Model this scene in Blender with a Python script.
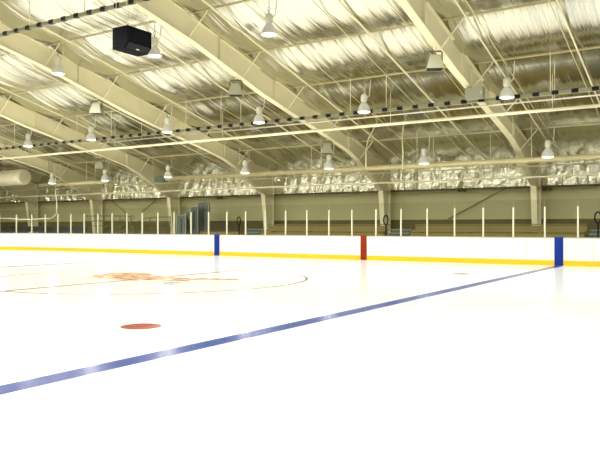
import bpy, bmesh, math, random
from mathutils import Vector, Matrix, noise
random.seed(7)
R = math.radians
S = bpy.context.scene
COL = S.collection
for o in list(bpy.data.objects): bpy.data.objects.remove(o)

# ---------------------------------------------------------------- camera
F, TH, HZ, EYE = 680.0, R(32.6), 226.6, 1.48
cd = bpy.data.cameras.new('camera'); cam = bpy.data.objects.new('camera', cd); COL.objects.link(cam)
cd.sensor_width = 36; cd.lens = F*36/600; cd.clip_end = 300; cd.clip_start = 0.05
cam.location = (0, 0, EYE); cam.rotation_euler = (R(90)+math.atan((HZ-225)/F), 0, TH)
S.camera = cam
# ---------------------------------------------------------------- world, exposure
W = bpy.data.worlds.new('world'); S.world = W; W.use_nodes = True
W.node_tree.nodes['Background'].inputs[0].default_value = (1.0, .95, .80, 1)
W.node_tree.nodes['Background'].inputs[1].default_value = 0.04
vs = S.view_settings; vs.view_transform = 'Standard'; vs.look = 'None'; vs.gamma = 1; vs.use_curve_mapping = False
vs.exposure = 0.0
LAMP_W = 150.0
LAMP_COL = (1.0, .975, .875)
# lamp grid: rows over the rink, every 5 m (the near rows hang above the camera's view)
ld = bpy.data.lights.new('lamp_light', 'AREA'); ld.shape = 'DISK'; ld.size = .40; ld.energy = LAMP_W; ld.color = LAMP_COL
ld2 = ld.copy(); ld2.name = 'wall_row_light'; ld2.energy = LAMP_W*.5      # the row beside the stand is dimmer
ROWS = {'A': (27.5, 4.42, -6.13, -36.2), 'B': (22.3, 5.92, -6.26, -31.4), 'C': (17.1, 7.62, -12.0, -22.1),
        'D': (12.0, 7.62, 0, 0), 'E': (6.8, 6.2, 0, 0), 'F': (1.6, 5.4, 0, 0)}
for r, (y, h, x1, x0) in ROWS.items():
    for k in range(-8, 4):
        x = -6.2 + 5.0*k + (-.8 if r == 'C' else 0)
        if x < -47: continue
        if r in 'AB' and x < -5.5 and x > x0-1: continue
        if r == 'C' and -23 < x < -11: continue
        l = bpy.data.objects.new('lamp_light', ld2 if r == 'A' else ld); COL.objects.link(l)
        l.location = (x, y, h-.32)

# ---------------------------------------------------------------- materials
def nt(name):
    m = bpy.data.materials.new(name); m.use_nodes = True
    return m, m.node_tree.nodes, m.node_tree.links, m.node_tree.nodes['Principled BSDF']
def mat(name, col, rough=.5, metal=0, var=.06, scale=3.0, bump=0, bscale=(1, 1, 1), spec=.5):
    m, n, l, b = nt(name)
    b.inputs['Roughness'].default_value = rough; b.inputs['Metallic'].default_value = metal
    b.inputs['Specular IOR Level'].default_value = spec
    tc = n.new('ShaderNodeTexCoord'); mp = n.new('ShaderNodeMapping'); mp.inputs['Scale'].default_value = bscale
    nz = n.new('ShaderNodeTexNoise'); nz.inputs['Scale'].default_value = scale; nz.inputs['Detail'].default_value = 4
    l.new(tc.outputs['Object'], mp.inputs[0]); l.new(mp.outputs[0], nz.inputs['Vector'])
    cr = n.new('ShaderNodeMixRGB'); cr.inputs[1].default_value = (*[c*(1-var) for c in col], 1)
    cr.inputs[2].default_value = (*[min(1, c*(1+var)) for c in col], 1)
    l.new(nz.outputs['Fac'], cr.inputs[0]); l.new(cr.outputs[0], b.inputs['Base Color'])
    if bump:
        bp = n.new('ShaderNodeBump'); bp.inputs['Strength'].default_value = bump; bp.inputs['Distance'].default_value = .05
        l.new(nz.outputs['Fac'], bp.inputs['Height']); l.new(bp.outputs[0], b.inputs['Normal'])
    return m
def emis(name, col, s):
    m, n, l, b = nt(name); b.inputs['Base Color'].default_value = (*col, 1)
    b.inputs['Emission Color'].default_value = (*col, 1); b.inputs['Emission Strength'].default_value = s
    return m
M = {}
M['frame'] = mat('cream_painted_steel', (.77, .71, .47), .45, var=.05, scale=1.2)
M['wall'] = mat('wall_panel_paint', (.46, .425, .215), .6, var=.06, scale=.6)
M['dado'] = mat('brown_wall_band', (.115, .088, .018), .6, var=.15, scale=2)
M['foil'] = mat('silver_ceiling_foil', (.64, .63, .545), .16, 1.0, var=.16, scale=1.6, bump=.85, bscale=(3.0, .05, .1))
M['crinkle'] = mat('crinkled_silver_foil', (.90, .87, .70), .2, .9, var=.10, scale=3.5, bump=.9, bscale=(2.2, 1, .7))
M['plank'] = mat('olive_brown_plank', (.25, .19, .055), .5, var=.18, scale=1.5, bscale=(.4, 3, 3))
M['dark'] = mat('dark_brown_board', (.055, .042, .015), .7)  # plain dark brown for board backing and bleacher supports
M['black'] = mat('black_paint', (.008, .008, .010), .5, var=.2, spec=.2)
M['spk'] = mat('black_speaker_grille', (.004, .004, .007), .7, var=.3, scale=60, spec=.08)
M['grey'] = mat('grey_metal', (.30, .30, .22), .45, .2)
M['rail'] = mat('dull_grey_rail', (.26, .245, .16), .5, .2)
M['pipe'] = mat('cream_pipe_paint', (.88, .82, .58), .35, var=.04)
M['gal'] = mat('galvanised_conduit', (.75, .74, .66), .3, .7)
M['heater'] = mat('cream_heater_casing', (.62, .55, .31), .3, .15)
M['board'] = mat('white_board_plastic', (.88, .865, .79), .35, var=.02, scale=.7)
M['cap'] = mat('pale_cap_rail', (.45, .44, .36), .4)
M['yellow'] = mat('yellow_kick_plate', (.88, .52, .012), .35, var=.03)
M['blue'] = mat('royal_blue_panel', (.002, .026, .26), .4, var=.05, spec=.25)
M['red'] = mat('brick_red_panel', (.25, .022, .002), .4, var=.05, spec=.2)
M['post'] = mat('pale_post_paint', (.70, .68, .50), .4, var=.03)
M['step'] = mat('blue_grey_step', (.24, .27, .20), .5)
M['panelgrey'] = mat('slate_grey_vinyl', (.10, .115, .085), .5, var=.2, scale=6)
M['seat'] = mat('dark_slate_seat', (.025, .032, .03), .6, var=.2)
M['railing'] = mat('olive_grey_railing', (.13, .125, .05), .5, .2)
M['concrete'] = mat('grey_concrete', (.17, .15, .09), .8, var=.1)
M['flood'] = mat('olive_grey_flood_housing', (.30, .29, .20), .45, .1)
M['lens'] = emis('lit_lamp_lens', (1.0, .98, .90), 5.0)
M['hood'] = mat('pale_lamp_housing', (.62, .60, .48), .4, .1)
M['tank'] = mat('cream_duct_jacket', (.93, .86, .64), .5, var=.06, scale=4, bump=.3)
# clear ribbed reflector: translucent prismatic acrylic, lit from inside
m, n, l, b = nt('prismatic_reflector'); b.inputs['Base Color'].default_value = (.5, .49, .42, 1)
b.inputs['Roughness'].default_value = .3; b.inputs['Transmission Weight'].default_value = .35
b.inputs['Emission Color'].default_value = (1, .97, .85, 1); b.inputs['Emission Strength'].default_value = .12
M['refl'] = m
# glass
m, n, l, b = nt('clear_rink_glass')
tr = n.new('ShaderNodeBsdfTransparent'); tr.inputs[0].default_value = (.945, .965, .945, 1)
gl = n.new('ShaderNodeBsdfGlossy'); gl.inputs['Roughness'].default_value = .08
lw = n.new('ShaderNodeLayerWeight'); lw.inputs[0].default_value = .5
pw = n.new('ShaderNodeMath'); pw.operation = 'POWER'; pw.inputs[1].default_value = 4; l.new(lw.outputs['Facing'], pw.inputs[0])
fr = n.new('ShaderNodeMath'); fr.operation = 'MULTIPLY_ADD'; fr.inputs[1].default_value = .5; fr.inputs[2].default_value = .03; l.new(pw.outputs[0], fr.inputs[0])
mx = n.new('ShaderNodeMixShader'); l.new(fr.outputs[0], mx.inputs[0]); l.new(tr.outputs[0], mx.inputs[1]); l.new(gl.outputs[0], mx.inputs[2])
l.new(mx.outputs[0], n['Material Output'].inputs[0]); M['glass'] = m
# ice and the paint in it share the same wet sheen
def ice(name, c1, c2, scale=.5, stretch=(1, 1, 1), lo=.3, hi=.7, rough=.24):
    m, n, l, b = nt(name)
    b.inputs['Roughness'].default_value = rough; b.inputs['IOR'].default_value = 1.31; b.inputs['Specular IOR Level'].default_value = .42
    tc = n.new('ShaderNodeTexCoord'); mp = n.new('ShaderNodeMapping'); mp.inputs['Scale'].default_value = stretch
    nz = n.new('ShaderNodeTexNoise'); nz.inputs['Scale'].default_value = scale; nz.inputs['Detail'].default_value = 6
    cr = n.new('ShaderNodeValToRGB'); cr.color_ramp.elements[0].position = lo; cr.color_ramp.elements[1].position = hi
    cr.color_ramp.elements[0].color = (*c1, 1); cr.color_ramp.elements[1].color = (*c2, 1)
    l.new(tc.outputs['Object'], mp.inputs[0]); l.new(mp.outputs[0], nz.inputs['Vector'])
    l.new(nz.outputs['Fac'], cr.inputs[0]); l.new(cr.outputs[0], b.inputs['Base Color'])
    n2 = n.new('ShaderNodeTexNoise'); n2.inputs['Scale'].default_value = 1.3; n2.inputs['Detail'].default_value = 5
    l.new(tc.outputs['Object'], n2.inputs['Vector'])
    bp = n.new('ShaderNodeBump'); bp.inputs['Strength'].default_value = .05; bp.inputs['Distance'].default_value = .01
    l.new(n2.outputs['Fac'], bp.inputs['Height']); l.new(bp.outputs[0], b.inputs['Normal'])
    return m
M['ice'] = ice('white_ice', (.90, .915, .90), (.93, .94, .93), rough=.15)
M['iblue'] = ice('blue_line_in_ice', (.006, .036, .26), (.022, .070, .33), 1.2, (3, .6, 1))
M['ired'] = ice('red_line_in_ice', (.22, .05, .03), (.40, .14, .09), 2)
M['idot'] = ice('red_dot_in_ice', (.27, .022, .012), (.36, .045, .025), 3)
M['ithin'] = ice('thin_marking_in_ice', (.05, .04, .05), (.12, .10, .11), 2)
M['ilogo'] = ice('orange_logo_in_ice', (.42, .10, .035), (.78, .62, .42), 2.2, (1, 2.2, 1), .42, .62)
M['ilogo2'] = ice('yellow_logo_in_ice', (.45, .32, .08), (.85, .75, .5), 3, (1, 1, 1), .4, .65)
M['ilogo3'] = ice('dark_logo_in_ice', (.03, .045, .08), (.5, .5, .46), 3, (1, 1, 1), .45, .6)

# ---------------------------------------------------------------- helpers
class MB:
    def __init__(s): s.b = bmesh.new()
    def box(s, x0, x1, y0, y1, z0, z1, bev=0):
        r = bmesh.ops.create_cube(s.b, size=1, matrix=Matrix.Translation(((x0+x1)/2, (y0+y1)/2, (z0+z1)/2)) @ Matrix.Diagonal((abs(x1-x0), abs(y1-y0), abs(z1-z0), 1)))
        if bev:
            es = {e for v in r['verts'] for e in v.link_edges}
            bmesh.ops.bevel(s.b, geom=list(es), offset=bev, segments=2, affect='EDGES', profile=.6)
        return s
    def tube(s, pts, r, n=8, caps=True):
        pts = [Vector(p) for p in pts]; rings = []
        for i, p in enumerate(pts):
            d = (pts[min(i+1, len(pts)-1)]-pts[max(i-1, 0)]).normalized()
            u = d.orthogonal().normalized() if not rings else (pu-d*pu.dot(d)).normalized()
            pu = u; v = d.cross(u)
            rr = r[i] if isinstance(r, (list, tuple)) else r
            rings.append([s.b.verts.new(p+u*math.cos(2*math.pi*k/n)*rr+v*math.sin(2*math.pi*k/n)*rr) for k in range(n)])
        for a, b in zip(rings, rings[1:]):
            for k in range(n): s.b.faces.new((a[k], a[(k+1) % n], b[(k+1) % n], b[k]))
        if caps: s.b.faces.new(rings[0][::-1]); s.b.faces.new(rings[-1])
        return s
    def lathe(s, prof, n=20, c=(0, 0, 0), sx=1, sy=1):
        rings = [[s.b.verts.new((c[0]+sx*r*math.cos(2*math.pi*k/n), c[1]+sy*r*math.sin(2*math.pi*k/n), c[2]+z)) for k in range(n)] for r, z in prof]
        for a, b in zip(rings, rings[1:]):
            for k in range(n): s.b.faces.new((a[k], a[(k+1) % n], b[(k+1) % n], b[k]))
        if prof[0][0] > 1e-3: s.b.faces.new(rings[0][::-1])
        if prof[-1][0] > 1e-3: s.b.faces.new(rings[-1])
        return s
    def prism(s, poly, a, b, axis='x'):
        f = {'x': lambda p, t: (t, p[0], p[1]), 'y': lambda p, t: (p[0], t, p[1]), 'z': lambda p, t: (p[0], p[1], t)}[axis]
        A = [s.b.verts.new(f(p, a)) for p in poly]; B = [s.b.verts.new(f(p, b)) for p in poly]
        s.b.faces.new(A); s.b.faces.new(B[::-1]); n = len(poly)
        for k in range(n): s.b.faces.new((A[k], B[k], B[(k+1) % n], A[(k+1) % n]))
        return s
    def strip(s, L, Rr, th):   # closed ribbon between two polylines, thickness th (vector)
        th = Vector(th); a = [s.b.verts.new(p) for p in L]; b = [s.b.verts.new(p) for p in Rr]
        c = [s.b.verts.new(Vector(p)+th) for p in L]; d = [s.b.verts.new(Vector(p)+th) for p in Rr]
        for i in range(len(L)-1):
            s.b.faces.new((a[i], b[i], b[i+1], a[i+1])); s.b.faces.new((c[i], c[i+1], d[i+1], d[i]))
            s.b.faces.new((a[i], a[i+1], c[i+1], c[i])); s.b.faces.new((b[i], d[i], d[i+1], b[i+1]))
        s.b.faces.new((a[0], c[0], d[0], b[0])); s.b.faces.new((a[-1], b[-1], d[-1], c[-1]))
        return s
    def build(s, name, m, parent=None, loc=None, smooth=False):
        bmesh.ops.recalc_face_normals(s.b, faces=s.b.faces)
        if loc is not None:
            bmesh.ops.translate(s.b, verts=s.b.verts, vec=-Vector(loc))
        me = bpy.data.meshes.new(name); s.b.to_mesh(me); s.b.free()
        if smooth:
            for p in me.polygons: p.use_smooth = True
        me.materials.append(m); o = bpy.data.objects.new(name, me); COL.objects.link(o)
        if parent is not None: o.parent = parent
        if loc is not None: o.location = loc
        return o
def tag(o, label=None, cat=None, group=None, kind=None):
    if label: o['label'] = label
    if cat: o['category'] = cat
    if group: o['group'] = group
    if kind: o['kind'] = kind
    return o
def empty(name, loc=(0, 0, 0), rz=0):
    o = bpy.data.objects.new(name, None); COL.objects.link(o); o.location = loc; o.rotation_euler = (0, 0, rz)
    o.empty_display_size = .2
    return o
def copy_tree(o, parent=None):
    c = o.copy(); COL.objects.link(c); c.parent = parent
    for ch in [q for q in bpy.data.objects if q.parent == o]: copy_tree(ch, c)
    return c
SN, CS = math.sin(TH), math.cos(TH)
def at(px, py, Y):
    """point on the vertical plane y=Y seen at a pixel"""
    r = (px-300)/F; z = Y/(SN*r+CS)
    return Vector(((CS*r-SN)*z, Y, EYE+(HZ-py)*z/F))
def at_ice(px, py):
    z = F*EYE/(py-HZ); r = (px-300)/F
    return Vector(((CS*r-SN)*z, (SN*r+CS)*z, 0))

# ---------------------------------------------------------------- building shell
YW, EAVE, RIDGE, SL = 32.4, 4.66, 14.0, .25
def roof(y): return EAVE+SL*(YW-y) if y >= RIDGE else EAVE+SL*(y-(2*RIDGE-YW))
X0, X1 = -53.6, 8.0
def struct(o): o['kind'] = 'structure'; return o
struct(MB().box(X0, X1, -4.4, YW+.2, -.30, -.06).build('floor', M['concrete']))
# the sheet of ice with rounded far corner
YB, YC, XE, RR = 27.0, 14.0, -44.5, 8.5
arc = [(XE+RR-RR*math.sin(a), YB-RR+RR*math.cos(a)) for a in [R(90)*k/14 for k in range(15)]]
poly = [(X1-.2, YB+.1)]+[(x, y) for x, y in arc]+[(XE, -4.3), (X1-.2, -4.3)]
ICE = struct(MB().prism(poly, -.06, 0, 'z').build('ice_surface', M['ice']))
def paint(name, pts_l, pts_r, m, label=None):
    o = MB().strip([(*p, .0005) for p in pts_l], [(*p, .0005) for p in pts_r], (0, 0, .0015)).build(name, m, ICE)
    if label: o['label'] = label
    return o
paint('blue_line', [(-5.76, -4.2), (-5.74, YB-.1)], [(-5.45, -4.2), (-5.43, YB-.1)], M['iblue'], 'wide blue line running across the ice to the right blue stripe')
paint('blue_line', [(-22.65, -4.2), (-22.65, YB-.1)], [(-22.4, -4.2), (-22.4, YB-.1)], M['ithin'], 'thin grey-looking far line across the ice')
paint('centre_line', [(-14.2, -4.2), (-14.2, YB-.1)], [(-14.05, -4.2), (-14.05, YB-.1)], M['ired'], 'pale red centre line')
N = 64
cir = lambda r, cx=-14.1, cy=14.0: [(cx+r*math.cos(2*math.pi*k/N), cy+r*math.sin(2*math.pi*k/N)) for k in range(N+1)]
paint('centre_circle', cir(4.57), cir(4.50), M['ithin'], 'thin dark centre circle')
def blob(name, pix, m, label, z=.002, jit=0):
    pts = [at_ice(*p) for p in pix]
    if jit:
        q = []
        for i, p in enumerate(pts):
            r_ = pts[(i+1) % len(pts)]
            for t in (0, .33, .66):
                w = p.lerp(r_, t); q.append(w+Vector((random.uniform(-jit, jit), random.uniform(-jit, jit), 0)))
        pts = q
    o = MB().prism([(p.x, p.y) for p in pts], z-.0015, z, 'z').build(name, m, ICE); o['label'] = label
    return o
c = at_ice(141, 326.3)
blob_o = MB().prism([(c.x+.30*math.cos(t*math.pi/14), c.y+.30*math.sin(t*math.pi/14)) for t in range(28)], .0005, .002, 'z').build('faceoff_dot', M['idot'], ICE)
blob_o['label'] = 'red faceoff dot'
blob_o = MB().prism([(-7.2+.30*math.cos(t*math.pi/14), 20.65+.30*math.sin(t*math.pi/14)) for t in range(28)], .0005, .002, 'z').build('faceoff_dot', M['ithin'], ICE)
blob_o['label'] = 'faint far faceoff dot'
blob('centre_logo', [(93, 275.5), (112, 273.2), (135, 272.6), (152, 274.2), (150, 276), (172, 276.6), (188, 278.3), (238, 278.8), (238, 279.8), (192, 280.2), (186, 281.5), (160, 281), (138, 279.6), (118, 279.2), (101, 277.8)], M['ilogo'], 'smeared orange crest at centre ice', .0030, .10)
blob('centre_logo_edge', [(84, 277), (100, 276.3), (120, 278.6), (140, 280), (138, 281.0), (112, 279.6), (96, 278.6)], M['ilogo2'], 'yellowish edge of the crest', .0020, .06)
blob('centre_logo_dark_bit', [(162, 282.4), (172, 281.6), (180, 283), (171, 285), (164, 284.2)], M['ilogo3'], 'dark blue bit of the crest', .0020, .05)  # dark blue piece of the crest's own paint

# far wall: painted panel, brown band at its foot, crinkled foil above
struct(MB().box(X0, X1, YW, YW+.15, -.06, EAVE).build('wall_back', M['wall']))
struct(MB().box(X0, X1, YW-.05, YW, -.06, 1.83).build('trim_1', M['dado']))
struct(MB().box(X0, X1, YW-.09, YW, 3.27, 3.36).build('trim_2', mat('dark_ledge', (.16, .14, .05), .6)))
struct(MB().box(X0-.15, X0, -4.4, YW, -.06, 9.4).build('wall_left', M['wall']))
# crinkled foil strip
bm = MB(); nx, nz = 560, 9; g = []
for i in range(nx+1):
    x = X0+(X1-X0)*i/nx; row = []
    for j in range(nz+1):
        t = j/nz; z = 3.36+t*(EAVE-3.36+.05)
        d = .15*noise.noise((x*2.2+t*1.1*math.sin(x*.7), t*1.2, 0))+.05*noise.noise((x*6.5, t*3.5, 5))+.035*noise.noise((x*2, t*9, 9))
        row.append(bm.b.verts.new((x, YW-.10-max(0, .08+d), z)))
    g.append(row)
for i in range(nx):
    for j in range(nz): bm.b.faces.new((g[i][j], g[i+1][j], g[i+1][j+1], g[i][j+1]))
FO = struct(bm.build('wall_foil_insulation', M['crinkle']))
for q in FO.data.polygons: q.use_smooth = (random.random() < .0)
# foil ceiling, sagging between the purlins, streaked down the slope
SEAM = [14.0, 16.95, 19.85, 22.8, 25.85, 28.9, YW]
def foil_z(x, y):
    ya = abs(y-RIDGE)+RIDGE
    for a, b_ in zip(SEAM, SEAM[1:]):
        if a <= ya <= b_:
            t = (ya-a)/(b_-a); break
    sag = math.sin(math.pi*t)
    return roof(y)+.02-.17*sag*(1+.2*noise.noise((x*.5, a, 3)))+sag*(.06*noise.noise((x*1.7, y*.10, 0))+.03*noise.noise((x*4.5, y*.16, 7)))
bm = MB(); ys = []
for a, b_ in zip(SEAM, SEAM[1:]): ys += [a+(b_-a)*k/6 for k in range(6)]
ys.append(YW); ys = [2*RIDGE-y for y in ys[::-1][:-1]]+ys
nx = 420; g = []
for i in range(nx+1):
    x = X0+(X1-X0)*i/nx
    g.append([bm.b.verts.new((x, y, foil_z(x, y))) for y in ys])
for i in range(nx):
    for j in range(len(ys)-1): bm.b.faces.new((g[i][j], g[i+1][j], g[i+1][j+1], g[i][j+1]))
CEIL = struct(bm.build('ceiling', M['foil'], smooth=True))
# roof deck above the foil
bm = MB().prism([(-4.4, EAVE+.25), (RIDGE, roof(RIDGE)+.25), (YW, EAVE+.25), (YW, EAVE+.4), (RIDGE, roof(RIDGE)+.4), (-4.4, EAVE+.4)], X0, X1, 'x')
struct(bm.build('roof_deck', M['grey']))
# purlin seams (along the building) and hold-down straps (down the slope)
for y in SEAM[1:-1]:
    MB().box(X0, X1, y-.012, y+.012, roof(y)-.03, roof(y)+.01).build('purlin_strip', M['heater'], CEIL)
for x in [-4.1, -1.4, -6.67, -9.86, -13.9, -17.6, -20.9, -24.6, -28.3, -32, -35.5, -40]:
    w = .022
    MB().prism([(15, roof(15)-.24), (YW-.3, roof(YW-.3)-.24), (YW-.3, roof(YW-.3)-.19), (15, roof(15)-.19)], x-w, x+w, 'x').build('hold_down_strap', M['frame'], CEIL)

x = -2.2
while x > -44:
    MB().prism([(15, roof(15)-.225), (YW-.3, roof(YW-.3)-.225), (YW-.3, roof(YW-.3)-.205), (15, roof(15)-.205)], x-.012, x+.012, 'x').build('hold_down_wire', M['heater'], CEIL)
    x -= 2.1

# ---------------------------------------------------------------- tapered steel portal frames
FX = [-7.6, -15.15, -22.5, -29.75, -36.9, -43.9]
BOT = [(14.0, 8.25), (17.0, 7.62), (21.0, 6.52), (24.0, 5.86), (26.5, 5.32), (27.8, 5.0), (28.8, 4.62), (29.6, 4.2), (31.3, 3.30)]
FL = ['nearest the right blue stripe of the boards', 'rising behind the red stripe and the middle hoop rail', 'rising between the left blue stripe and the red stripe',
      'rising just left of the four grey upright panels', 'rising left of the stair railings', 'farthest left, rising behind the dark bench']
def rb(y):
    for (a, ha), (b_, hb) in zip(BOT, BOT[1:]):
        if a <= y <= b_: return ha+(hb-ha)*(y-a)/(b_-a)
for k, x in enumerate(FX):
    root = empty('portal_frame', (x, 31.8, -.06))
    tag(root, 'cream tapered steel frame, its column '+FL[k], 'steel frame', 'steel frames carrying the roof')
    L = (x, 31.8, -.06)
    web = [(31.32, 3.30)]+BOT[::-1][1:]+[(14.0, roof(14)-.12), (YW-.2, EAVE-.12+.05), (YW-.2, 3.30)]
    MB().prism(web, x-.012, x+.012, 'x').build('rafter_web', M['frame'], root).location -= Vector(L)
    w = .13
    def flange(pts, name, t=.025):
        bm = MB(); up = Vector((0, 0, t))
        bm.strip([(x-w, y, h) for y, h in pts], [(x+w, y, h) for y, h in pts], up if abs(pts[0][0]-pts[-1][0]) > 1 else (0, t, 0))
        o = bm.build(name, M['frame'], root); o.location -= Vector(L); return o
    flange([(y, h-.02) for y, h in BOT], 'bottom_flange')
    flange([(14, roof(14)-.14), (YW-.2, roof(YW-.2)-.14)], 'top_flange')
    bm = MB()
    bm.prism([(31.3, 3.30), (YW-.2, 3.30), (YW-.2, -.06), (31.75, -.06)], x-.012, x+.012, 'x')
    bm.strip([(x-w, 31.28, 3.30), (x-w, 31.73, -.06)], [(x+w, 31.28, 3.30), (x+w, 31.73, -.06)], (0, .025, 0))
    bm.strip([(x-w, YW-.2, EAVE-.1), (x-w, YW-.2, -.06)], [(x+w, YW-.2, EAVE-.1), (x+w, YW-.2, -.06)], (0, -.025, 0))
    bm.box(x-w, x+w, 31.3, YW-.2, 3.27, 3.30)
    bm.build('column', M['frame'], root).location -= Vector(L)
    for y in (18.4, 21.7, 24.7, 27.8):
        MB().box(x+.012, x+w*.8, y-.008, y+.008, rb(y), roof(y)-.13).build('web_stiffener', M['frame'], root).location -= Vector(L)
    for y in SEAM[1:]:
        y = min(y, 31.0)
        yb = y-.15
        MB().tube([(x+.10, yb, rb(min(yb, 31.2))+.03), (x+.75, y, roof(y)-.03)], .024, 6).build('fly_brace', M['frame'], root).location -= Vector(L)

# ---------------------------------------------------------------- dasher boards with posts and panes
BO = empty('dasher_boards', (-14, YB, 0))
tag(BO, 'long white rink boards with yellow kick plate, coloured stripes and a glass screen on top', 'rink boards')
LB = Vector((-14, YB, 0))
path = [(X1-.3, YB), (XE+RR, YB)]+arc[1:]+[(XE, -4.2)]
def pathpt(d):      # point and outward normal at distance d from the x=-36 tangent point, towards the corner (d>0) or +X (d<0)
    if d <= 0: return (XE+RR-d, YB), (0, 1)
    a = d/RR
    if a < R(90): return (XE+RR-RR*math.sin(a), YB-RR+RR*math.cos(a)), (-math.sin(a), math.cos(a))
    return (XE, YB-RR-(d-RR*R(90))), (-1, 0)
def run(d0, d1, o0, o1, z0, z1, step=.6, bm=None):
    bm = bm or MB(); n = max(1, int((d1-d0)/step)) if d1 > 0 else 1
    L_, R_ = [], []
    for i in range(n+1):
        d = d0+(d1-d0)*i/n; (px, py), (nx_, ny_) = pathpt(d)
        L_.append((px+nx_*o0, py+ny_*o0, z0)); R_.append((px+nx_*o1, py+ny_*o1, z0))
    return bm.strip(L_, R_, (0, 0, z1-z0))
def bpart(bm, name, m, **k):
    o = bm.build(name, m, BO, **k); o.location -= LB; return o
D = lambda x: XE+RR-x        # distance for a given x on the straight
# panels 2.4 m long
d = D(X1-.3)
while d < 34:
    e = d+2.42
    if d < 0 < e:
        bm = run(d, 0, 0, .10, .20, 1.03); run(0, e-.012, 0, .10, .20, 1.03, bm=bm); bpart(bm, 'board_panel', M['board'])
    else: bpart(run(d, e-.012, 0, .10, .20, 1.03), 'board_panel', M['board'])
    d = e
def split(z0, z1, o0, o1, name, m):
    bm = run(D(X1-.3), 0, o0, o1, z0, z1); run(0, 34, o0, o1, z0, z1, bm=bm); bpart(bm, name, m)
split(0.0, .20, -.015, .10, 'kick_plate', M['yellow'])
split(1.03, 1.07, -.01, .16, 'cap_rail', M['cap'])
split(.0, 1.03, .10, .14, 'board_backing', M['dark'])
for x, w, m, lab in ((-5.62, .32, 'blue', 'blue stripe at the right'), (-13.90, .30, 'red', 'red centre stripe'), (-22.3, .34, 'blue', 'blue stripe at the left')):
    bm = MB().box(x-w/2, x+w/2, YB-.024, YB-.016, 0.005, 1.03).box(x-w/2, x+w/2, YB-.024, YB+.165, 1.03, 1.078)
    bpart(bm, 'line_stripe', M[m])['label'] = lab
pd = [D(at(578, 237, YB+.08).x)+1.198*k for k in range(-3, 44)]
for i, d in enumerate(pd):
    (px, py), (nx_, ny_) = pathpt(d)
    a = math.atan2(ny_, nx_)-math.pi/2
    o = MB().box(-.030, .030, -.03, .03, 0, 1.17, .006).build('post', M['post'], BO)
    o.location = Vector((px+nx_*.08, py+ny_*.08, 1.07))-LB; o.rotation_euler = (0, 0, a)
    if i+1 < len(pd):
        e = pd[i+1]
        bpart(run(d+.02, e-.02, .074, .086, 1.07, 2.52) if d > 0 or e < 0 else run(d+.02, e-.02, .074, .086, 1.07, 2.52, .3), 'glass_pane', M['glass'])

# ---------------------------------------------------------------- bleachers
secs = [(-4.0, 4.0, 'right of the right-hand stairs'), (-13.1, -5.3, 'between the right and the middle stairs'), (-21.9, -14.5, 'between the middle and the left stairs')]
tiers = [(29.05, .60), (29.72, .93), (30.38, 1.26), (31.02, 1.60)]
for x0, x1, lab in secs:
    root = empty('bleacher', ((x0+x1)/2, 29.2, -.06)); L = Vector(root.location)
    tag(root, 'low brown plank bleacher along the wall, '+lab, 'bleacher', 'plank bleachers behind the glass')
    for y, h in tiers:
        MB().box(x0, x1, y-.13, y+.13, h-.04, h, .008).build('seat_plank', M['plank'], root).location -= L
        MB().box(x0, x1, y-.42, y-.17, h-.34, h-.30).build('foot_plank', M['plank'], root).location -= L
        MB().box(x0, x1, y-.10, y-.08, h-.30, h-.075).build('riser_board', M['plank'], root).location -= L
    x = x0+.3
    while x < x1:
        MB().prism([(28.7, -.06), (31.2, -.06), (31.2, 1.28), (31.02, 1.28), (28.9, .25), (28.7, .25)], x-.02, x+.02, 'x').build('support_frame', M['dark'], root).location -= L
        x += 2.4
# stairs in the aisles, with hoop rails
stairs = [(-5.15, -4.15, 'at the right edge of the photo', 598), (-14.35, -13.25, 'behind the red stripe', 386), (-23.25, -22.15, 'behind the left blue stripe', 239)]
for x0, x1, lab, hp in stairs:
    root = empty('aisle_steps', ((x0+x1)/2, 29.3, -.06)); L = Vector(root.location)
    tag(root, 'blue-grey stepped aisle between bleachers '+lab, 'steps', 'aisle steps through the bleachers')
    for i in range(8):
        h = .16+.17*i; y = 28.55+.32*i
        MB().box(x0, x1, y, y+.34, h-.05, h, .006).build('tread', M['step'], root).location -= L
        MB().box(x0+.03, x1-.03, y+.03, y+.05, h-.17, h-.05).build('riser', M['panelgrey'], root).location -= L
    MB().prism([(28.6, -.06), (31.1, -.06), (31.1, 1.30), (28.6, .05)], x0+.01, x0+.04, 'x').prism([(28.6, -.06), (31.1, -.06), (31.1, 1.30), (28.6, .05)], x1-.04, x1-.01, 'x').build('side_stringer', M['step'], root).location -= L
    p = at(hp, 226, 29.75); xx = min(max(p.x, x0+.15), x1-.15)
    hb = .16+.17*3
    hr = empty('hoop_rail', (xx, 29.75, hb))
    tag(hr, 'black hoop-topped handrail on the grey steps '+lab, 'handrail', 'hoop handrails on the aisle steps')
    h1 = 2.02-hb if hp != 598 else 2.08-hb
    MB().tube([(0, 0, 0), (0, 0, h1-.46)], .035, 8).build('rail_post', M['black'], hr)
    pts = [(.13*math.sin(t)*.9, -.02, h1-.23-.23*math.cos(t)) for t in [2*math.pi*k/16 for k in range(17)]]
    MB().tube(pts, .032, 8, caps=False).build('hoop', M['black'], hr)
    MB().lathe([(.07, 0), (.07, .015), (.03, .02)], 12).build('base_plate', M['black'], hr)

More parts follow.
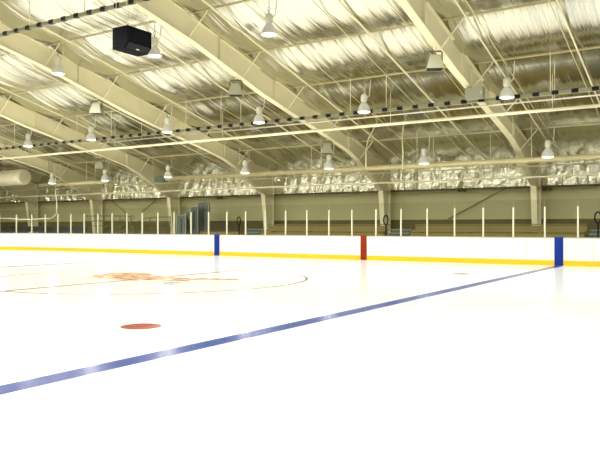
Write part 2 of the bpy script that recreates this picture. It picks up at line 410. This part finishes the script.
# grey rounded panels standing on the left end of the bleachers
bl = empty('low_platform', (-25.6, 29.8, -.06)); tag(bl, 'low brown platform under the four grey upright panels', 'platform')
for i in range(3):
    MB().box(-1.7, 2.2, -.55+.5*i, -.05+.5*i, 0, .96+.14*i, .01).build('platform_tier', M['plank'], bl)
for px0, px1, top, yy, lab in ((177.5, 186.5, 215.5, 29.55, 'shortest grey rounded panel, leftmost of four behind the glass'), (186, 191, 211, 29.9, 'narrow grey rounded panel, second from the left of four'),
                               (191, 198.5, 206.5, 30.13, 'second tallest grey rounded panel, just left of the tallest'), (198.5, 209.5, 202, 30.55, 'tallest grey rounded panel, rightmost of four behind the glass')):
    a, b_ = at(px0, top, yy), at(px1, top, yy)
    base = {29.55: .90, 29.9: 1.04, 30.13: 1.04, 30.55: 1.18}[yy]
    w = b_.x-a.x; hgt = a.z-base
    root = empty('upright_panel', ((a.x+b_.x)/2, yy, base)); tag(root, lab, 'panel', 'grey upright panels in the stand')
    rc = w*.22
    po = [(-w/2, 0), (w/2, 0)]+[(w/2-rc+rc*math.sin(t), hgt-rc+rc*math.cos(t)) for t in [R(90), R(60), R(30), 0]]+[(-w/2+rc-rc*math.sin(t), hgt-rc+rc*math.cos(t)) for t in [0, R(30), R(60), R(90)]]
    MB().prism(po, -.05, .05, 'y').build('padded_body', M['panelgrey'], root)
    rim = [(x_*.97, -.055, max(z_, .035)) for x_, z_ in po[1:]]+[(-w/2*.97, -.055, .035)]
    MB().tube(rim, .03, 6).build('rim', mat('pale_grey_rim', (.25, .27, .22), .5) if 'pale_grey_rim' not in bpy.data.materials else bpy.data.materials['pale_grey_rim'], root)
    MB().box(-.03, .03, -.07, -.05, hgt*.2, hgt*.85).build('centre_seam', M['seat'], root)

# stair railings, left of the panels
def railing(label, posts, rails, r=.026):
    p0 = at(*posts[0]); root = empty('stair_railing', (p0.x, p0.y, -.06)); tag(root, label, 'railing', 'railings in the left stand'); L = Vector(root.location)
    for p in posts:
        q = at(*p); MB().tube([(q.x, q.y, -.06), q], r*1.1, 6).build('railing_post', M['railing'], root).location -= L
    for rl in rails:
        MB().tube([at(*p) for p in rl], r, 6).build('rail', M['railing'], root).location -= L
Yr = 30.2
railing('dark three-rail straight railing in front of the left columns', [(84, 216, Yr), (104, 216, Yr), (120, 216, Yr)], [[(84, 216, Yr), (128, 216, Yr)], [(84, 221, Yr), (128, 221, Yr)], [(84, 226, Yr), (124, 226, Yr)]])
railing('dark sloping stair railing rising to a bent top end, right of the straight railing', [(112, 224.5, 29.6), (120, 221, 29.6), (131, 216, 29.6)],
        [[(104, 228, 29.6), (113, 224, 29.6), (122, 220.5, 29.6), (128, 217, 29.6), (133, 215.5, 29.6), (134.5, 217, 29.6), (133, 219.5, 29.6)], [(108, 231, 29.6), (122, 226, 29.6), (132, 221, 29.6)], [(112, 234, 29.6), (124, 230, 29.6), (132, 226.5, 29.6)]])
railing('dark curved stair railing behind the glass, left of the four grey panels', [(133, 226, 29.9), (150, 217.5, 29.9), (157, 217, 29.9), (170, 217, 29.9)],
        [[(127, 231, 29.9), (133, 226, 29.9), (140, 220.5, 29.9), (148, 217.8, 29.9), (156, 217, 29.9), (171, 217, 29.9)], [(133, 231, 29.9), (141, 225.5, 29.9), (150, 222.5, 29.9), (171, 222.5, 29.9)], [(138, 233, 29.9), (147, 228.5, 29.9), (171, 228, 29.9)]])
# dark bench on the far left, with its row of seats
p0, p1 = at(-6, 228, 29.6), at(83, 228, 29.6)
root = empty('spectator_bench', ((p0.x+p1.x)/2, 29.6, -.06)); tag(root, 'long dark bench behind the glass at the far left', 'bench'); L = Vector(root.location)
MB().box(p0.x, p1.x, 29.45, 29.85, .98, 1.05, .01).build('seat', M['seat'], root).location -= L
MB().box(p0.x, p1.x, 29.86, 29.92, 1.12, 1.50, .02).build('backrest', M['seat'], root).location -= L
x = p0.x+.2
while x < p1.x:
    MB().box(x-.03, x+.03, 29.5, 29.9, -.06, .98).box(x-.03, x+.03, 29.84, 29.9, .9, 1.45).build('bench_leg', M['seat'], root).location -= L
    x += 1.4
# cream pipe bending up, far left
pts = [at(-6, 218.3, 29.3), at(10, 218.7, 29.3), at(20, 219.6, 29.3), at(35, 219.4, 29.3), at(44, 218.6, 29.3), at(50, 219, 29.3), at(54, 216.5, 29.3), at(56.8, 213.5, 29.3), at(56.9, 205, 29.3), at(55.8, 195, 29.3), at(55.6, 184, 29.3)]
pts.append(Vector((pts[-1].x, 29.3, foil_z(pts[-1].x, 29.3)-.005)))
tag(MB().tube(pts, .045, 8).build('bent_pipe', M['pipe'], smooth=True), 'thin cream pipe running low then bending straight up, far left behind the glass', 'pipe')

# ---------------------------------------------------------------- pipes and rails under the roof
def long_tube(name, y, h, r, x0, x1, m, label, cat, hang=None, square=False, hm='frame'):
    root = empty(name, ((x0+x1)/2, y, h)); tag(root, label, cat); L = Vector(root.location)
    bm = MB()
    if square: bm.box(x0, x1, y-r, y+r, h-r, h+r)
    else: bm.tube([(x0, y, h), (x1, y, h)], r, 12)
    bm.build('tube' if not square else 'track', M[m], root, smooth=not square).location -= L
    for x in (hang or []):
        MB().tube([(x, y, h+r*.5), (x, y, foil_z(x, y)+.02)], .014, 5).build('hanger', M[hm], root).location -= L
    return root
long_tube('main_pipe', 24.0, 5.44, .058, X0+.1, X1, 'pipe', 'thick cream pipe running the whole length below the banded rail', 'pipe', [-41.5, -38, -33.5, -26.5, -19.5, -11.2, -5.2])
long_tube('conduit', 23.4, 5.68, .028, -27, X1, 'gal', 'thin shiny conduit between the thick cream pipe and the long banded rail', 'pipe', [-24, -18, -12.0, -5])
long_tube('guard_pipe', 30.2, 3.62, .042, X0+.1, X1, 'pipe', 'lower cream pipe running in front of the foil strip', 'pipe')
long_tube('guard_pipe', 29.2, 4.01, .026, X0+.1, X1, 'heater', 'upper thin cream pipe running in front of the foil strip', 'pipe', [-3, -8.9, -11.5, -18, -22, -29, -34])
long_tube('radiant_heater', 28.5, 4.20, .125, at(166, 178, 28.5).x, X1, 'heater', 'long cream heater tube above the glass, from the grey panels to the right edge', 'heater', [-22, -17, -12, -7, -2])
o = [q for q in bpy.data.objects if q.name.startswith('radiant_heater')][0]
xe = at(166, 178, 28.5).x
bx = MB().box(xe-.75, xe-.02, 28.33, 28.67, 4.03, 4.37, .02).build('burner_box', M['panelgrey'], o); bx.location -= Vector(o.location)
long_tube('radiant_heater', 28.5, 4.20, .11, at(40, 188, 28.5).x, at(108, 182, 28.5).x, 'heater', 'short cream heater tube above the glass at the left', 'heater', [-34, -36.5])

def banded_rail(y, h, x0, x1, px_ref, label, hang, size):
    root = long_tube('banded_rail', y, h, size, x0, x1, 'rail', label, 'rail', hang, True)
    L = Vector(root.location); xr = at(px_ref, 0, y).x
    k0 = math.ceil((x0-xr)/.6)
    proto = None; x = xr+.6*k0
    while x < x1:
        if proto is None: proto = o = MB().box(-.105, .105, -.065, .065, -.062, .062, .01).build('black_block', M['black'], root)
        else: o = proto.copy(); COL.objects.link(o)
        o.location = Vector((x, y, h+.01))-L; x += .6
banded_rail(22.78, 5.77, -37.5, -1.5, 517.5, 'long grey rail banded with black blocks, crossing under the whole roof', [-33, -27.9, -25.4, -20.6, -18.6, -12.3, -10.8, -5.0, -2.5], .045)
banded_rail(14.0, 8.0, -25.5, 4, 90, 'short grey rail banded with black blocks, high at the upper left corner', [-19.5, -16.8, -11.5, -6, -2], .05)
# grey box on the rail
c = at(475, 93.5, 22.35)
root = empty('junction_box', c); tag(root, 'plain grey metal box fixed to the long banded rail', 'junction box')
MB().box(-.31, .31, -.12, .12, -.19, .19, .012).build('box_body', M['grey'], root)
MB().box(-.28, .28, -.128, -.12, -.16, .16).build('box_door', M['grey'], root)
MB().box(.24, .26, -.14, -.128, -.05, .05).build('latch', M['gal'], root)
MB().tube([(-.2, .22, .1), (-.2, .22, roof(22.6)-c.z)], .018, 6).build('hanger', M['frame'], root)
MB().box(-.25, -.15, .1, .24, .05, .12).build('bracket', M['rail'], root)
# bent drop conduits
for pix, y, lab in (([(375, 126), (368, 140), (366, 150), (366, 168)], 26.6, 'thin bent conduit dropping from the roof, right of the haunch of the middle frame'),
                    ([(404, 122), (402, 138), (403, 152), (402.5, 170)], 26.6, 'thin bent conduit dropping from the roof, left of the lamp over the right stand')):
    p = [at(px, py, y) for px, py in pix]; p.insert(0, Vector((p[0].x+.1, y, foil_z(p[0].x+.1, y)-.005)))
    tag(MB().tube(p, .03, 7).build('drop_conduit', M['heater'], smooth=True), lab, 'conduit')

# ---------------------------------------------------------------- high-bay lamps
def make_lamp(h_hang, ld=ld):
    root = empty('high_bay_lamp', (0, 0, 0))
    rf = MB().lathe([(.09, .10), (.13, .06), (.19, -.04), (.235, -.18), (.245, -.24), (.235, -.24), (.225, -.18), (.18, -.04), (.12, .055), (.08, .09)], 24).build('reflector', M['refl'], root, smooth=True)
    MB().lathe([(.0005, -.27), (.12, -.262), (.20, -.245), (.225, -.22), (.225, -.20), (.0005, -.20)], 24).build('lens', M['lens'], rf, smooth=True)
    bh = MB().lathe([(.06, .08), (.085, .12), (.12, .17), (.125, .34), (.10, .40), (.05, .42)], 16).build('ballast_housing', M['hood'], root, smooth=False)
    MB().tube([(0, 0, .42), (0, 0, .50)], .02, 6).tube([(.05*math.sin(t), 0, .55-.05*math.cos(t)) for t in [2*math.pi*k/10 for k in range(11)]], .012, 5, caps=False).build('hook', M['grey'], bh)
    MB().tube([(0, 0, .60), (0, 0, h_hang)], .012, 5).build('hanger_rod', M['grey'], root)
    MB().tube([(.12, 0, .28), (.20, .05, .36), (.22, .10, min(h_hang, 1.0)*.95)], .018, 5).build('power_cord', M['hood'], root)
    lo = bpy.data.objects.new('lamp_light', ld); COL.objects.link(lo); lo.parent = root; lo.location = (0, 0, -.29)
    return root
names = {
 'A': ['rightmost of the low row, above the right blue stripe', 'of the low row, between the middle and right frames',
       'just left of the haunch of the middle frame', 'of the low row, right of the left blue stripe', 'above the left end of the long heater tube',
       'above the right end of the short left heater tube', 'leftmost of the low row, right of the big cylinder'],
 'B': ['on the long banded rail, right of the grey junction box', 'on the long banded rail with the bright conduit beneath it', 'on the long banded rail below the unlit floodlight at centre left',
       'on the long banded rail, fourth from the right', 'small one on the long banded rail below the left unlit floodlight', 'at the left edge of the photo by the long banded rail'],
 'C': ['high up at the top of the photo, right of the black speaker', 'partly hidden behind the black hanging speaker', 'high up at the left, below the short banded rail']}
pos = {'A': [548, 424, 329, 245, 168, 105, 52], 'B': [507, 364, 259, 167, 91, 28], 'C': [269, 154.5, 58]}
pyl = {'A': [150, 153, 160, 165, 172, 178, 181], 'B': [91, 101, 115, 127, 138, 146], 'C': [25, 47, 70]}
for row in 'ABC':
    y, h = ROWS[row][0], ROWS[row][1]
    proto = make_lamp(roof(y)-h-.02, ld2 if row == 'A' else ld)
    for i, px in enumerate(pos[row]):
        o = proto if i == 0 else copy_tree(proto)
        p = at(px, pyl[row][i], y)
        o.location = (p.x, y, h)
        tag(o, 'lit high-bay lamp '+names[row][i], 'lamp', 'lit high-bay lamps over the rink')
# unlit floodlights under the rafters
def make_flood():
    root = empty('floodlight', (0, 0, 0))
    bm = MB(); b0 = [(-.15, -.15, .22), (.15, -.15, .22), (.15, .15, .22), (-.15, .15, .22)]; b1 = [(-.26, -.24, -.20), (.26, -.24, -.20), (.26, .24, -.20), (-.26, .24, -.20)]
    A = [bm.b.verts.new(v) for v in b0]; B = [bm.b.verts.new(v) for v in b1]; C_ = [bm.b.verts.new((v[0]*.9, v[1]*.9, -.20)) for v in b1]; D_ = [bm.b.verts.new((v[0]*.85, v[1]*.85, .20)) for v in b0]
    bm.b.faces.new(A)
    for k in range(4):
        j = (k+1) % 4
        bm.b.faces.new((A[k], A[j], B[j], B[k])); bm.b.faces.new((B[k], B[j], C_[j], C_[k])); bm.b.faces.new((C_[k], C_[j], D_[j], D_[k]))
    bm.b.faces.new(D_)
    hs = bm.build('housing', M['flood'], root)
    MB().box(-.23, .23, -.21, .21, -.19, -.17).build('dark_lens', M['black'], hs)
    MB().tube([(-.22, 0, .02), (-.22, 0, .30), (-.18, 0, .35), (.18, 0, .35), (.22, 0, .30), (.22, 0, .02)], .026, 6).build('yoke', M['railing'], root)
    MB().tube([(0, 0, .35), (0, 0, .62)], .02, 6).build('stem', M['frame'], root)
    return root
proto = None
fl = [(0, 19.4, 'under the right rafter, near the top of the photo'), (1, 19.4, 'under the middle rafter, above the lit lamp on the banded rail'), (2, 19.4, 'under the left rafter, above the banded rail'),
      (1, 25.9, 'low under the middle rafter, beside a lit lamp'), (3, 25.9, 'low under a far rafter at the left, below the main pipe')]
for k, y, lab in fl:
    o = make_flood() if proto is None else copy_tree(proto)
    proto = proto or o
    o.location = (FX[k], y, rb(y)-.56); o.rotation_euler = (0, 0, R(28))
    tag(o, 'unlit box-shaped floodlight hanging '+lab, 'floodlight', 'unlit floodlights under the rafters')

# ---------------------------------------------------------------- hanging speaker at centre ice
root = empty('hanging_speaker', (-14.6, 13.87, 6.50)); tag(root, 'big black box speaker hung on thin cables high over centre ice', 'speaker')
MB().prism([(-.30, .02), (-.30, .62), (.30, .62), (.30, .16), (.14, 0), (-.26, 0)], -.465, .465, 'y').build('cabinet', M['spk'], root)
gr = MB().prism([(.165, .012), (.305, .152), (.312, .145), (.172, .005)], -.42, .42, 'y').build('grille', M['black'], root)
MB().box(.19, .23, -.05, .05, .03, .05).build('badge', M['gal'], gr)
for sx in (-.24, .24):
    for sy in (-.4, .4):
        yy = 13.87+sy
        MB().tube([(sx, sy, .62), (sx*.6, sy*1.1, foil_z(-14.6, yy)-6.5)], .010, 5).build('cable', M['gal'], root)
        MB().lathe([(.03, 0), (.03, .03), (.01, .05)], 8, (sx, sy, .615)).build('eye_bolt', M['grey'], root)

# ---------------------------------------------------------------- big cylinder at the left
root = empty('duct_cylinder', (-41.4, 28.6, 4.82)); tag(root, 'big cream cylinder hung under the roof at the left edge', 'duct')
MB().tube([(-1.35, 0, 0), (1.0, 0, 0), (1.10, 0, 0)], [.55, .55, .50], 28).build('cylinder_shell', M['tank'], root, smooth=False)
MB().tube([(1.10, 0, 0), (1.14, 0, 0)], [.49, .46], 28).build('end_cap', M['pipe'], root)
MB().tube([(-1.95, 0, 0), (-1.35, 0, 0)], .50, 20).build('fan_housing', M['black'], root)
for x in (-1.1, .6):
    MB().tube([(x, 0, .54), (x, 0, foil_z(-41.6+x, 28.6)-4.82)], .02, 6).build('hanger', M['frame'], root)
    MB().tube([(x-.03, 0, 0), (x+.03, 0, 0)], .56, 28).build('band', M['pipe'], root)

# small fittings on the far wall
for px, py, lab in ((221, 198, 'left of the others, above the left blue stripe'), (463, 190, 'between the middle and the right column'), (548, 188.5, 'just right of the right column')):
    p = at(px, py, YW-.05)
    root = empty('wall_light', (p.x, YW, p.z)); tag(root, 'small dark twin-head wall light, '+lab, 'wall light', 'emergency lights under the foil strip')
    MB().box(-.12, .12, -.10, 0, -.06, .06, .01).build('battery_case', M['railing'], root)
    for s in (-1, 1):
        MB().tube([(s*.14, -.06, .03), (s*.14, -.20, -.02)], [.05, .09], 12).build('lamp_head', M['railing'], root)
# thin brace rods crossing the wall
for a, b_, lab in (((508, 187), (448, 219), 'between the middle and the right column'), ((110, 199), (127, 214), 'descending rightward above the stair railings'), ((160, 196), (141, 213), 'descending leftward above the stair railings')):
    tag(MB().tube([at(*a, YW-.12), at(*b_, YW-.12)], .022, 6).build('brace_rod', M['railing']), 'thin diagonal steel brace rod on the wall '+lab, 'brace rod')
